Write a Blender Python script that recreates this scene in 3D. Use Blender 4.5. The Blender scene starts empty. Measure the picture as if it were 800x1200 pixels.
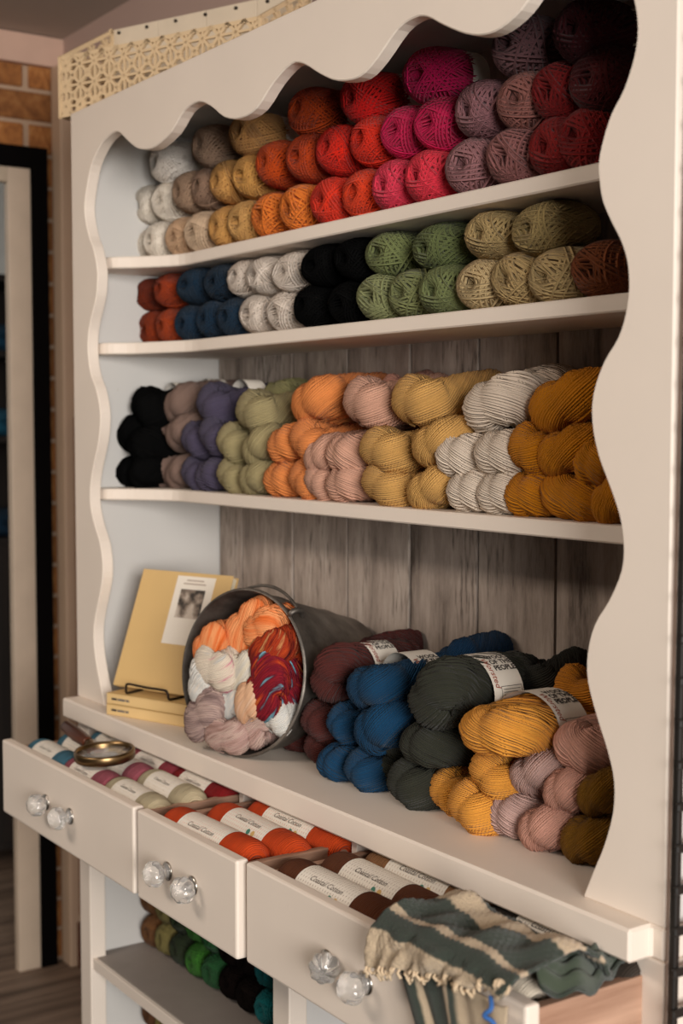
import bpy, bmesh, math, random
import numpy as np
from mathutils import Vector, Matrix
random.seed(7); np.random.seed(7)
scene = bpy.context.scene
col = scene.collection
PI = math.pi

# ------------------------------------------------------------------ camera
F = 1620.0; CX, CY = 400.0, 600.0
YAW = math.radians(34.2); PITCH = math.atan(101/1620.0)
CAM = np.array([2.305, -.992, 1.30])
_h = np.array([-math.cos(YAW), math.sin(YAW), 0]); _R = np.array([math.sin(YAW), math.cos(YAW), 0]); _U = np.array([0, 0, 1.])
_fw = _h*math.cos(PITCH)-_U*math.sin(PITCH); _up = _U*math.cos(PITCH)+_h*math.sin(PITCH)
def ray(x, y): return _fw+_R*(x-CX)/F-_up*(y-CY)/F
def on(ax, v, x, y):
    d = ray(x, y); return CAM+d*((v-CAM[ax])/d[ax])
def on_plane(p, n, x, y):
    d = ray(x, y); return CAM+d*(np.dot(np.array(p)-CAM, n)/np.dot(d, n))
cam = bpy.data.cameras.new('camera'); cam.sensor_fit = 'HORIZONTAL'; cam.sensor_width = 24.0
cam.lens = F/800*24.0
cam.dof.use_dof = True; cam.dof.focus_distance = 1.74; cam.dof.aperture_fstop = 4.5
cam_o = bpy.data.objects.new('camera', cam); col.objects.link(cam_o)
M = Matrix(((_R[0], _up[0], -_fw[0]), (_R[1], _up[1], -_fw[1]), (_R[2], _up[2], -_fw[2]))).to_4x4()
M.translation = Vector(CAM); cam_o.matrix_world = M
scene.camera = cam_o

# ------------------------------------------------------------------ light
w = bpy.data.worlds.new('World'); scene.world = w; w.use_nodes = True
w.node_tree.nodes['Background'].inputs[0].default_value = (1.0, .90, .80, 1)
w.node_tree.nodes['Background'].inputs[1].default_value = .10
def area(name, loc, target, sx, sy, power, colr):
    l = bpy.data.lights.new(name, 'AREA'); l.shape = 'RECTANGLE'; l.size = sx; l.size_y = sy
    l.energy = power; l.color = colr
    o = bpy.data.objects.new(name, l); col.objects.link(o); o.location = loc
    o.rotation_euler = (Vector(target)-Vector(loc)).to_track_quat('-Z', 'Y').to_euler()
    return o
area('window_light', (5.5, -1.75, 1.62), (.7, .1, 1.15), 1.9, 1.5, 285, (1.0, .96, .92))
area('ceiling_light', (.45, -1.7, 2.18), (.55, -.9, .6), 1.1, .5, 31, (1.0, .86, .74))
scene.view_settings.view_transform = 'Standard'; scene.view_settings.look = 'None'
scene.view_settings.gamma = 1.0; scene.view_settings.use_curve_mapping = False
scene.view_settings.exposure = -0.03

# ------------------------------------------------------------------ helpers
def lin(h):
    h = h.lstrip('#'); out = []
    for i in (0, 2, 4):
        c = int(h[i:i+2], 16)/255
        out.append(c/12.92 if c <= .04045 else ((c+.055)/1.055)**2.4)
    return tuple(out)+(1,)
class NT:
    def __init__(s, name):
        s.m = bpy.data.materials.new(name); s.m.use_nodes = True
        s.t = s.m.node_tree; s.b = s.t.nodes['Principled BSDF']
    def n(s, typ, **kw):
        nd = s.t.nodes.new(typ)
        for k, v in kw.items():
            if k.startswith('_'): setattr(nd, k[1:], v)
            else: nd.inputs[k.replace('__', ' ')].default_value = v
        return nd
    def l(s, a, b): s.t.links.new(a, b)
    def mix(s, fac, a, b, blend='MIX'):
        m = s.t.nodes.new('ShaderNodeMix'); m.data_type = 'RGBA'; m.blend_type = blend
        for sock, v in ((m.inputs[0], fac), (m.inputs[6], a), (m.inputs[7], b)):
            if isinstance(v, bpy.types.NodeSocket): s.l(v, sock)
            else: sock.default_value = v
        return m.outputs[2]
    def ramp(s, fac, stops):
        r = s.t.nodes.new('ShaderNodeValToRGB'); e = r.color_ramp.elements
        while len(e) < len(stops): e.new(.5)
        for el, (p, c) in zip(e, stops): el.position = p; el.color = c
        s.l(fac, r.inputs[0]); return r.outputs[0]
    def bump(s, height, strength, dist):
        b = s.n('ShaderNodeBump', Strength=strength, Distance=dist); s.l(height, b.inputs['Height'])
        s.l(b.outputs[0], s.b.inputs['Normal'])
def scale3(c, k): return (min(1, c[0]*k), min(1, c[1]*k), min(1, c[2]*k), 1)
def simple(name, hexc, rough=.6, metal=0, var=.12, scale=18, bump=0, **kw):
    t = NT(name); c = lin(hexc)
    tc = t.n('ShaderNodeTexCoord'); nz = t.n('ShaderNodeTexNoise', Scale=scale, Detail=5); t.l(tc.outputs['Object'], nz.inputs['Vector'])
    t.l(t.mix(nz.outputs['Fac'], scale3(c, 1-var), scale3(c, 1+var)), t.b.inputs['Base Color'])
    t.b.inputs['Roughness'].default_value = rough; t.b.inputs['Metallic'].default_value = metal
    for k, v in kw.items(): t.b.inputs[k.replace('_', ' ')].default_value = v
    if bump: t.bump(nz.outputs['Fac'], bump, .002)
    return t.m
def wood(name, dark, light, axis=2, rough=.75, grain=1.0, bump=.3):
    t = NT(name); tc = t.n('ShaderNodeTexCoord'); mp = t.n('ShaderNodeMapping')
    t.l(tc.outputs['Object'], mp.inputs['Vector']); oi = t.n('ShaderNodeObjectInfo')
    s = [38*grain]*3; s[axis] = 2.2*grain; mp.inputs['Scale'].default_value = s
    ad = t.n('ShaderNodeVectorMath', _operation='ADD'); t.l(mp.outputs[0], ad.inputs[0])
    sc = t.n('ShaderNodeVectorMath', _operation='SCALE'); sc.inputs[0].default_value = (31, 17, 23); t.l(oi.outputs['Random'], sc.inputs['Scale']); t.l(sc.outputs[0], ad.inputs[1])
    nz = t.n('ShaderNodeTexNoise', Scale=1.0, Detail=7, Roughness=.65); t.l(ad.outputs[0], nz.inputs['Vector'])
    r = t.ramp(nz.outputs['Fac'], [(.32, lin(dark)), (.66, lin(light))])
    t.l(r, t.b.inputs['Base Color']); t.b.inputs['Roughness'].default_value = rough
    t.bump(nz.outputs['Fac'], bump, .002); return t.m
def yarn_mat(name, hexc, var=.22, fine=1.0, sat2=None):
    t = NT(name); c = lin(hexc); gm = .3*c[0]+.59*c[1]+.11*c[2]; c = tuple(1.04*k-.04*gm if 1.04*k-.04*gm > .004 else .004 for k in c[:3])+(1,); tc = t.n('ShaderNodeTexCoord'); uv = t.n('ShaderNodeUVMap')
    nz = t.n('ShaderNodeTexNoise', Scale=55, Detail=4); t.l(tc.outputs['Object'], nz.inputs['Vector'])
    var = .06 if gm > .6 else var
    base = t.mix(nz.outputs['Fac'], scale3(c, 1-var), scale3(lin(sat2) if sat2 else c, 1+var))
    dark = gm < .012
    t.l(base, t.b.inputs['Base Color']); t.b.inputs['Roughness'].default_value = .92
    t.b.inputs['Specular IOR Level'].default_value = .03 if dark else .15
    t.b.inputs['Sheen Weight'].default_value = 0 if dark else .05; t.b.inputs['Sheen Roughness'].default_value = .5
    wv = t.n('ShaderNodeTexWave', Scale=1.0, Distortion=.9, Detail=2); wv.inputs['Detail Scale'].default_value = 1.5
    wv.bands_direction = 'X'
    mp = t.n('ShaderNodeMapping'); mp.inputs['Scale'].default_value = (16*fine, 4, 1)
    t.l(uv.outputs[0], mp.inputs['Vector']); t.l(mp.outputs[0], wv.inputs['Vector'])
    t.bump(wv.outputs['Fac'], .9, .002); return t.m
def vari_mat(name, cols, freq=5):
    t = NT(name); uv = t.n('ShaderNodeUVMap'); tc = t.n('ShaderNodeTexCoord'); oi = t.n('ShaderNodeObjectInfo')
    mp = t.n('ShaderNodeMapping'); mp.inputs['Scale'].default_value = (13, freq*.7, 1); t.l(uv.outputs[0], mp.inputs['Vector'])
    cb = t.n('ShaderNodeCombineXYZ'); ml = t.n('ShaderNodeMath', _operation='MULTIPLY'); ml.inputs[1].default_value = 37
    t.l(oi.outputs['Random'], ml.inputs[0]); t.l(ml.outputs[0], cb.inputs[2])
    ad = t.n('ShaderNodeVectorMath', _operation='ADD'); t.l(mp.outputs[0], ad.inputs[0]); t.l(cb.outputs[0], ad.inputs[1])
    nz = t.n('ShaderNodeTexNoise', Scale=1.0, Detail=3); t.l(ad.outputs[0], nz.inputs['Vector'])
    k = len(cols); r = t.ramp(nz.outputs['Fac'], [(.3+.4*i/(k-1), lin(c)) for i, c in enumerate(cols)])
    t.l(r, t.b.inputs['Base Color']); t.b.inputs['Roughness'].default_value = .9; t.b.inputs['Specular IOR Level'].default_value = .15
    wv = t.n('ShaderNodeTexWave', Scale=1.0, Distortion=.9, Detail=2); wv.bands_direction = 'X'
    m2 = t.n('ShaderNodeMapping'); m2.inputs['Scale'].default_value = (16, 4, 1); t.l(uv.outputs[0], m2.inputs['Vector']); t.l(m2.outputs[0], wv.inputs['Vector'])
    t.bump(wv.outputs['Fac'], .75, .0016); return t.m

def link(name, mesh, mat=None, parent=None, loc=None, rot=None):
    o = bpy.data.objects.new(name, mesh); col.objects.link(o)
    if mat is not None and not mesh.materials: mesh.materials.append(mat)
    if parent is not None: o.parent = parent
    if loc is not None: o.location = loc
    if rot is not None: o.rotation_euler = rot
    return o
def empty(name, loc=(0, 0, 0), rz=0):
    o = bpy.data.objects.new(name, None); col.objects.link(o); o.location = loc; o.rotation_euler = (0, 0, rz); o.empty_display_size = .05
    return o
def tag(o, label, cat, group=None):
    o['label'] = label; o['category'] = cat
    if group: o['group'] = group
    return o
def struct(o, label=None, cat=None):
    o['kind'] = 'structure'
    if label: o['label'] = label
    if cat: o['category'] = cat
    return o
def mesh_from(name, V, Fc, uv=None, smooth=True):
    me = bpy.data.meshes.new(name); me.from_pydata([tuple(v) for v in V], [], [tuple(f) for f in Fc])
    if uv is not None:
        ul = me.uv_layers.new(name='UVMap'); li = np.zeros(len(me.loops), dtype=np.int32); me.loops.foreach_get('vertex_index', li)
        ul.data.foreach_set('uv', np.asarray(uv, dtype=np.float32)[li].ravel())
    if smooth: me.polygons.foreach_set('use_smooth', [True]*len(me.polygons))
    me.update(); return me
def box_mesh(name, x0, x1, y0, y1, z0, z1, bevel=.002, seg=2):
    bm = bmesh.new(); bmesh.ops.create_cube(bm, size=1)
    for v in bm.verts:
        v.co = ((x0+x1)/2+v.co.x*(x1-x0), (y0+y1)/2+v.co.y*(y1-y0), (z0+z1)/2+v.co.z*(z1-z0))
    if bevel: bmesh.ops.bevel(bm, geom=bm.edges[:], offset=bevel, segments=seg, affect='EDGES', profile=.5)
    me = bpy.data.meshes.new(name); bm.to_mesh(me); bm.free(); return me
def box(name, x0, x1, y0, y1, z0, z1, mat, parent=None, bevel=.002):
    return link(name, box_mesh(name, x0, x1, y0, y1, z0, z1, bevel), mat, parent)
def prism(name, poly, axis, a, b, mat, parent=None, bevel=.0015):
    """extrude a polygon: axis 'y' poly in (x,z); axis 'z' poly in (x,y)"""
    bm = bmesh.new()
    f3 = (lambda p, t: (p[0], t, p[1])) if axis == 'y' else (lambda p, t: (p[0], p[1], t))
    vs = [bm.verts.new(f3(p, a)) for p in poly]; f = bm.faces.new(vs)
    r = bmesh.ops.extrude_face_region(bm, geom=[f])
    for v in r['geom']:
        if isinstance(v, bmesh.types.BMVert): v.co = f3((v.co.x, v.co.z) if axis == 'y' else (v.co.x, v.co.y), b)
    bmesh.ops.recalc_face_normals(bm, faces=bm.faces[:])
    if bevel:
        ed = [e for e in bm.edges if len(e.link_faces) == 2 and e.calc_face_angle(0) > .8]
        bmesh.ops.bevel(bm, geom=ed, offset=bevel, segments=1, affect='EDGES')
    bmesh.ops.triangulate(bm, faces=[f for f in bm.faces if len(f.verts) > 4])
    me = bpy.data.meshes.new(name); bm.to_mesh(me); bm.free()
    return link(name, me, mat, parent)
def catmull(P, k=6, closed=False):
    P = np.array(P, float); n = len(P); out = []
    rng = range(n if closed else n-1)
    for i in rng:
        g = lambda j: P[j % n] if closed else P[min(max(j, 0), n-1)]
        p0, p1, p2, p3 = g(i-1), g(i), g(i+1), g(i+2)
        for j in range(k):
            t = j/k
            out.append(.5*((2*p1)+(-p0+p2)*t+(2*p0-5*p1+4*p2-p3)*t*t+(-p0+3*p1-3*p2+p3)*t**3))
    if not closed: out.append(P[-1])
    return np.array(out)
def frames(P, closed=False, up=None):
    P = np.asarray(P, float); n = len(P)
    T = np.roll(P, -1, 0)-np.roll(P, 1, 0) if closed else np.gradient(P, axis=0)
    T /= np.linalg.norm(T, axis=1)[:, None]+1e-12
    N = np.zeros_like(P); a = np.array(up if up is not None else (0, 0, 1.), float)
    if abs(np.dot(a, T[0])) > .95: a = np.array((1., 0, 0))
    N[0] = a-T[0]*np.dot(a, T[0]); N[0] /= np.linalg.norm(N[0])
    for i in range(1, n):
        v = N[i-1]-T[i]*np.dot(N[i-1], T[i]); N[i] = v/(np.linalg.norm(v)+1e-12)
    return T, N, np.cross(T, N)
def tube(P, r, sides=6, closed=False, caps=True, lobes=0, amp=0, twist=0, up=None, sq=1.0, irr=None):
    """returns V, F, UV for a swept tube; r may be an array"""
    P = np.asarray(P, float); n = len(P); T, N, B = frames(P, closed, up)
    r = np.broadcast_to(np.asarray(r, float), (n,)); a = np.arange(sides)/sides*2*PI
    s = np.linspace(0, 1, n)
    A = a[None, :]+np.zeros((n, 1)); rr = r[:, None]*np.ones((1, sides))
    if lobes: rr = rr*(1+amp*(np.abs(np.cos(lobes/2*(A+twist*s[:, None])))-.6))
    if irr is not None:
        ph = A+twist*s[:, None]
        for k in (3, 5, 7, 11, 17): rr = rr*(1+.011*np.cos(k*ph+irr.uniform(0, 6.28)+s[:, None]*irr.uniform(-9, 9)))
    V = P[:, None, :]+rr[..., None]*(np.cos(A)[..., None]*N[:, None, :]*sq+np.sin(A)[..., None]*B[:, None, :])
    uv = np.stack([A/(2*PI)+twist*s[:, None]/(2*PI), np.repeat(s[:, None], sides, 1)], -1)
    Fc = []; m = n if closed else n-1
    for i in range(m):
        b0 = i*sides; b1 = ((i+1) % n)*sides
        for j in range(sides):
            k = (j+1) % sides; Fc.append((b0+j, b0+k, b1+k, b1+j))
    V = V.reshape(-1, 3)
    if caps and not closed:
        Fc.append(tuple(range(sides-1, -1, -1))); Fc.append(tuple(range((n-1)*sides, n*sides)))
    return V, Fc, uv.reshape(-1, 2)
def join(parts):
    V = []; Fc = []; U = []; o = 0
    for v, f, u in parts:
        V.append(v); U.append(u); Fc += [tuple(i+o for i in q) for q in f]; o += len(v)
    return np.concatenate(V), Fc, np.concatenate(U)
def tube_obj(name, P, r, mat, parent=None, sides=8, closed=False, **kw):
    v, f, u = tube(P, r, sides, closed, **kw); return link(name, mesh_from(name, v, f, u), mat, parent)
def lathe(prof, sides=32, lobes=0, amp=0):
    prof = np.array(prof, float); n = len(prof); a = np.arange(sides)/sides*2*PI
    rr = prof[:, 0][:, None]*(1+(amp*(np.abs(np.cos(lobes/2*a))-.6) if lobes else 0*a)[None, :])
    V = np.stack([rr*np.cos(a), rr*np.sin(a), np.repeat(prof[:, 1][:, None], sides, 1)], -1).reshape(-1, 3)
    Fc = [(i*sides+j, i*sides+(j+1) % sides, (i+1)*sides+(j+1) % sides, (i+1)*sides+j) for i in range(n-1) for j in range(sides)]
    uv = np.stack([np.repeat(np.linspace(0, 1, n)[:, None], sides, 1), np.repeat((a/(2*PI))[None, :], n, 0)], -1).reshape(-1, 2)
    return V, Fc, uv

# ------------------------------------------------------------------ materials
def paint_mat(name, hexc, wear=.06):
    t = NT(name); c = lin(hexc); tc = t.n('ShaderNodeTexCoord')
    n1 = t.n('ShaderNodeTexNoise', Scale=6, Detail=4); n2 = t.n('ShaderNodeTexNoise', Scale=60, Detail=6, Roughness=.7)
    mp = t.n('ShaderNodeMapping'); mp.inputs['Scale'].default_value = (1, 1, .35)
    t.l(tc.outputs['Object'], n1.inputs['Vector']); t.l(tc.outputs['Object'], mp.inputs['Vector']); t.l(mp.outputs[0], n2.inputs['Vector'])
    a = t.mix(n1.outputs['Fac'], scale3(c, 1-wear), scale3(c, 1+wear))
    spot = t.ramp(n2.outputs['Fac'], [(.70, (0, 0, 0, 1)), (.76, (1, 1, 1, 1))])
    t.l(t.mix(spot, a, lin('#a08b76')), t.b.inputs['Base Color']); t.b.inputs['Roughness'].default_value = .55
    t.bump(n2.outputs['Fac'], .12, .001); return t.m
PAINT = paint_mat('cream_paint', '#e3d6c8')
PAINT_IN = paint_mat('white_paint', '#c9c6c1', .04)
RAW = wood('raw_drawer_wood', '#8a6650', '#bd9880', 1, bump=.1)
GREYSHELF = simple('grey_paint', '#8b8179', .6)
def plank_mat():
    t = NT('weathered_plank'); tc = t.n('ShaderNodeTexCoord'); oi = t.n('ShaderNodeObjectInfo')
    mp = t.n('ShaderNodeMapping'); mp.inputs['Scale'].default_value = (30, 30, 5.0); t.l(tc.outputs['Object'], mp.inputs['Vector'])
    sc = t.n('ShaderNodeVectorMath', _operation='SCALE'); sc.inputs[0].default_value = (41, 13, 29); t.l(oi.outputs['Random'], sc.inputs['Scale'])
    ad = t.n('ShaderNodeVectorMath', _operation='ADD'); t.l(mp.outputs[0], ad.inputs[0]); t.l(sc.outputs[0], ad.inputs[1])
    n1 = t.n('ShaderNodeTexNoise', Scale=1, Detail=9, Roughness=.72); t.l(ad.outputs[0], n1.inputs['Vector'])
    m2 = t.n('ShaderNodeMapping'); m2.inputs['Scale'].default_value = (7, 7, 1.6); t.l(tc.outputs['Object'], m2.inputs['Vector'])
    a2 = t.n('ShaderNodeVectorMath', _operation='ADD'); t.l(m2.outputs[0], a2.inputs[0]); t.l(sc.outputs[0], a2.inputs[1])
    n2 = t.n('ShaderNodeTexNoise', Scale=1, Detail=5); t.l(a2.outputs[0], n2.inputs['Vector'])
    mm = t.n('ShaderNodeMath', _operation='ADD'); t.l(n1.outputs['Fac'], mm.inputs[0]); t.l(n2.outputs['Fac'], mm.inputs[1])
    hf = t.n('ShaderNodeMath', _operation='MULTIPLY'); hf.inputs[1].default_value = .5; t.l(mm.outputs[0], hf.inputs[0])
    r = t.ramp(hf.outputs[0], [(.37, lin('#52463d')), (.45, lin('#8f8176')), (.53, lin('#ab9c90')), (.64, lin('#c4b7ab'))])
    m3 = t.n('ShaderNodeMapping'); m3.inputs['Scale'].default_value = (150, 150, 22); t.l(tc.outputs['Object'], m3.inputs['Vector'])
    n3 = t.n('ShaderNodeTexNoise', Scale=1, Detail=4); t.l(m3.outputs[0], n3.inputs['Vector'])
    pr = t.n('ShaderNodeMath', _operation='MULTIPLY'); t.l(n3.outputs['Fac'], pr.inputs[0]); t.l(n2.outputs['Fac'], pr.inputs[1])
    wear = t.ramp(pr.outputs[0], [(.29, (0, 0, 0, 1)), (.42, (.8, .8, .8, 1))])
    t.l(t.mix(wear, r, lin('#43382f')), t.b.inputs['Base Color']); t.b.inputs['Roughness'].default_value = .8; t.bump(n1.outputs['Fac'], .4, .002); return t.m
PLANK = plank_mat()
BLACK = simple('black_metal', '#17130f', .5, var=.1)
WALLM = simple('mauve_wall', '#b0968a', .85, var=.06, scale=4)
CEIL = simple('ceiling_paint', '#b5a99e', .85, var=.05, scale=5)
PAPER = simple('label_paper', '#e4dccf', .75, var=.04)
INK = simple('dark_ink', '#3a332e', .8, var=.05)
INK_RED = simple('brown_ink', '#9a4a34', .8, var=.05)

# ================================================================== ROOM
LX = -.80; BY = .325; CZ = 2.205
fl = struct(box('floor', -2.9, 4.2, -3.4, 1.6, -.06, -.012, simple('subfloor', '#2c221b', .9), bevel=0))
FLM = wood('floor_wood', '#4d3d31', '#8d7765', 1, .6, .6)
pm = box_mesh('floor_plank', -.062, .062, -.6, .6, -.014, 0, .002, 1); pm.materials.append(FLM)
for i in range(14):
    for j in range(3):
        o = link('floor_plank', pm, None, fl); o.location = (-2.1+i*.127, -1.0+j*1.203+(.37 if i % 2 else 0)-.25, 0)
wl = struct(box('wall_left', LX-.12, LX-.014, .24, BY+.1, 0, CZ, simple('mortar', '#a98f77', .95, var=.1, scale=90, bump=.4), bevel=0))
box('wall_above_door', LX-.12, LX-.014, -1.2, .24, 1.90, CZ, wl.data.materials[0], wl, 0)
def brick_mat():
    t = NT('brick'); tc = t.n('ShaderNodeTexCoord'); oi = t.n('ShaderNodeObjectInfo')
    n1 = t.n('ShaderNodeTexNoise', Scale=35, Detail=6, Roughness=.7); t.l(tc.outputs['Object'], n1.inputs['Vector'])
    a = t.ramp(n1.outputs['Fac'], [(.3, lin('#6d3f1c')), (.55, lin('#97602f')), (.75, lin('#b08150'))])
    hs = t.n('ShaderNodeHueSaturation'); mr = t.n('ShaderNodeMapRange'); mr.inputs[3].default_value = .75; mr.inputs[4].default_value = 1.15
    t.l(oi.outputs['Random'], mr.inputs[0]); t.l(mr.outputs[0], hs.inputs['Value']); t.l(a, hs.inputs['Color']); t.l(hs.outputs[0], t.b.inputs['Base Color'])
    t.b.inputs['Roughness'].default_value = .9; t.bump(n1.outputs['Fac'], .5, .004); return t.m
BRICK = brick_mat()
bmesh_brick = box_mesh('brick', -.016, .004, -.1, .1, -.0325, .0325, .004, 1); bmesh_brick.materials.append(BRICK)
for k in range(30):
    z = .04+k*.0742
    off = .11 if k % 2 else 0
    for j in range(5):
        yc = .345-off-j*.214+.0
        y0, y1 = yc-.1, yc+.1
        if z < 1.95:
            y0 = max(y0, .268)
        y1 = min(y1, .322); y0 = max(y0, -.62)
        if y1-y0 < .015: continue
        o = link('brick', bmesh_brick, None, wl); o.location = (LX-.012, (y0+y1)/2, z); o.scale = (1, (y1-y0)/.2, 1)
wb = struct(box('wall_back', LX-.1, 4.2, BY, BY+.08, 0, CZ, WALLM, bevel=0))
struct(box('ceiling', LX-.12, 4.2, -3.4, BY+.08, CZ, CZ+.05, CEIL, bevel=0))
struct(box('trim_1', LX-.012, LX+.012, -1.2, BY, 2.135, 2.203, simple('beam_wood', '#bf9d8a', .7), bevel=.002))
TAN = simple('tan_trim', '#c0a58c', .6, var=.06)
struct(box('trim_2', LX+.0, LX+.055, BY-.03, BY+.0, 0, 2.135, TAN, bevel=.004))
struct(box('baseboard_back', LX+.056, LX+.8, BY-.014, BY, 0, .11, simple('red_brown_base', '#5b3424', .6), bevel=.003))
struct(box('trim_3', LX+.058, LX+.16, BY-.008, BY, .13, 1.32, simple('red_brown_panel', '#7c4a31', .7), bevel=.002))
# door frame in the brick wall
dr = struct(empty('door_1', (LX, .2, 0)))
BLK = simple('black_frame_paint', '#070505', .8, Specular_IOR_Level=.05)
def dbox(n, x0, x1, y0, y1, z0, z1, m):
    o = box(n, x0-LX, x1-LX, y0-.2, y1-.2, z0, z1, m, dr); return o
dbox('outer_frame', LX-.014, LX+.018, .238, .279, 0, 1.945, BLK)
dbox('outer_frame', LX-.014, LX+.018, -.85, .238, 1.895, 1.945, BLK)
dbox('casing', LX-.014, LX+.012, .183, .238, 0, 1.895, simple('casing_paint', '#c3b09b', .55))
dbox('casing', LX-.014, LX+.012, -.85, .183, 1.86, 1.895, simple('casing_paint_head', '#b5a48f', .55))
dbox('jamb', LX-.13, LX-.014, .228, .24, 0, 1.895, simple('jamb_paint', '#b9a692', .55))
# room behind the door
struct(box('wall_far', -3.0, -2.9, -1.5, 1.7, 0, 2.4, simple('pale_far_wall', '#e6e2da', .8), bevel=0))
struct(box('wall_side', -2.9, LX-.12, 1.5, 1.6, 0, 2.4, simple('pale_side_wall', '#dcd6cc', .8), bevel=0))
cab = tag(empty('dark_shelf_unit', (-1.75, .42, 0)), 'dark wooden shelf unit seen through the doorway', 'shelf')
DK = wood('dark_shelf_wood', '#120d0a', '#2a1f18', 2)
box('side_panel', -.15, .15, .26, .28, 0, 1.74, DK, cab); box('side_panel', -.15, .15, -.28, -.26, 0, 1.74, DK, cab)
box('back_panel', -.15, -.135, -.26, .26, 0, 1.74, DK, cab)
for z in (.04, .95, 1.25, 1.5, 1.72): box('shelf', -.135, .15, -.26, .26, z, z+.02, DK, cab)
box('front_panel', .13, .15, -.26, .26, .06, .95, DK, cab)
area('far_room_window', (-2.0, -.6, 2.2), (-2.6, .6, 1.7), .6, .6, 6, (.9, .96, 1.0))

# ================================================================== HUTCH
W = 1.4; BACK = .285
Z1, Z2, Z3, ZC = 1.590, 1.444, 1.190, .815
TOP = 1.846
hutch = tag(empty('display_hutch', (0, 0, 0)), 'tall cream painted hutch with scalloped frame, open shelves and drawers', 'cabinet')
# scalloped stiles
Lp = [(.189,1.782),(.124,1.772),(.086,1.745),(.067,1.718),(.063,1.685),(.073,1.654),(.101,1.605),(.112,1.551),(.071,1.483),(.054,1.439),(.062,1.395),(.106,1.318),(.119,1.284),(.078,1.217),(.066,1.172),(.066,1.145),(.093,1.093),(.113,1.058),(.112,1.022),(.097,.975),(.060,.915),(.062,.879),(.087,.845),(.111,ZC)]
Rp = [(1.235,1.776),(1.285,1.772),(1.325,1.745),(1.345,1.707),(1.348,1.68),(1.344,1.654),(1.331,1.626),(1.315,1.606),(1.304,1.583),(1.298,1.562),(1.299,1.544),(1.304,1.522),(1.317,1.499),(1.329,1.481),(1.338,1.46),(1.341,1.435),(1.337,1.409),(1.327,1.386),(1.308,1.363),(1.294,1.332),(1.293,1.303),(1.302,1.271),(1.319,1.239),(1.332,1.212),(1.338,1.186),(1.336,1.158),(1.32,1.127),(1.3,1.1),(1.29,1.069),(1.291,1.039),(1.305,1.004),(1.32,.973),(1.329,.945),(1.328,.912),(1.316,.875),(1.302,.846),(1.288,ZC)]
Vp = [(.189,1.782),(.222,1.765),(.255,1.747),(.287,1.738),(.325,1.736),(.38,1.749),(.423,1.773),(.468,1.778),(.507,1.764),(.545,1.742),(.589,1.732),(.636,1.737),(.681,1.763),(.725,1.778),(.756,1.772),(.797,1.75),(.836,1.734),(.883,1.729),(.919,1.742),(.962,1.768),(.995,1.774),(1.02,1.769),(1.051,1.752),(1.089,1.734),(1.119,1.726),(1.147,1.726),(1.181,1.737),(1.208,1.757),(1.235,1.776)]
Lp = [(.189, 1.783), (.152, 1.781), (.120, 1.770), (.086, 1.745), (.067, 1.712)]+[(1.404-x, z) for x, z in Rp[4:]]
Rp = [(1.235, 1.778), (1.262, 1.779), (1.297, 1.768), (1.326, 1.743), (1.342, 1.710)]+Rp[4:]
inner = [tuple(p) for p in catmull(Lp[::-1]+Vp[1:-1]+Rp, 3)]
prism('face_frame', [(W, ZC), (W, TOP), (0, TOP), (0, ZC)]+inner, 'y', 0, .02, PAINT, hutch)
box('side_panel', .002, .02, .02, BACK+.02, ZC, TOP, PAINT_IN, hutch)
box('side_panel', W-.02, W-.002, .02, BACK+.02, ZC, TOP, PAINT_IN, hutch)
box('top_board', .02, W-.02, .02, BACK+.02, TOP-.022, TOP, PAINT_IN, hutch)
def shelf_poly(lx, ly, inset=.11):
    a = [(.02, BACK), (.02, .021)]
    c = catmull([(lx*.55, .021), (lx, .03), (lx+.035, .065), (ly, inset-.004), (ly+.06, inset)], 4)
    a += [tuple(p) for p in c]
    a += [(1.26, inset), (1.32, .07), (1.35, .021), (W-.02, .021), (W-.02, BACK)]
    return a
for z, lx, ly in ((Z1, .10, .20), (Z2, .08, .22), (Z3, .07, .17)):
    prism('shelf', shelf_poly(lx, ly), 'z', z-.02, z, PAINT, hutch, bevel=.002)
backp = box('back_panel', .02, W-.02, BACK+.004, BACK+.02, ZC, TOP-.02, simple('dark_gap', '#1d1815', .9), hutch, 0)
xs = [.021, .108, .282, .449, .618, .779, .942, 1.106, 1.27, W-.021]
for a, b in zip(xs[:-1], xs[1:]):
    box('plank', a+.0028, b-.0028, BACK-.004+random.uniform(-.001, .001), BACK+.006, ZC, TOP-.022, PLANK, backp, .001)
prism('counter_top', [(.002, -.03), (1.383, -.03), (1.383, -.0005), (W, -.0005), (W, BACK+.02), (.002, BACK+.02)], 'z', ZC-.034, ZC, PAINT, hutch, bevel=.003)
# lower cabinet
box('post', 0, .045, 0, .03, 0, ZC-.034, PAINT, hutch); box('post', 1.352, W, 0, .03, 0, ZC-.034, PAINT, hutch)
box('side_panel', .002, .022, .03, BACK+.02, 0, ZC-.034, PAINT_IN, hutch); box('side_panel', W-.022, W-.002, .03, BACK+.02, 0, ZC-.034, PAINT_IN, hutch)
box('divider', .672, .716, 0, .03, .06, .64, PAINT, hutch); box('divider_panel', .684, .704, .03, BACK, .06, .64, PAINT_IN, hutch)
for a, b in ((.022, .684), (.704, W-.022)):
    o = box('lower_shelf', a, b, .012, BACK, .325, .345, GREYSHELF, hutch); o['label'] = 'grey painted lower shelf'
    box('shelf_edge', a+.024 if a < .1 else a+.012, b-.012 if a < .1 else b-.03, .004, .012, .325, .345, PAINT, hutch, .001)
    box('bottom_board', a, b, .012, BACK, .05, .07, PAINT_IN, hutch)
box('lower_back', .022, W-.022, BACK, BACK+.012, .05, ZC-.034, simple('dark_back', '#2a211c', .9), hutch, 0)
box('rail', .045, 1.352, .004, .03, .63, .645, PAINT, hutch)
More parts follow.
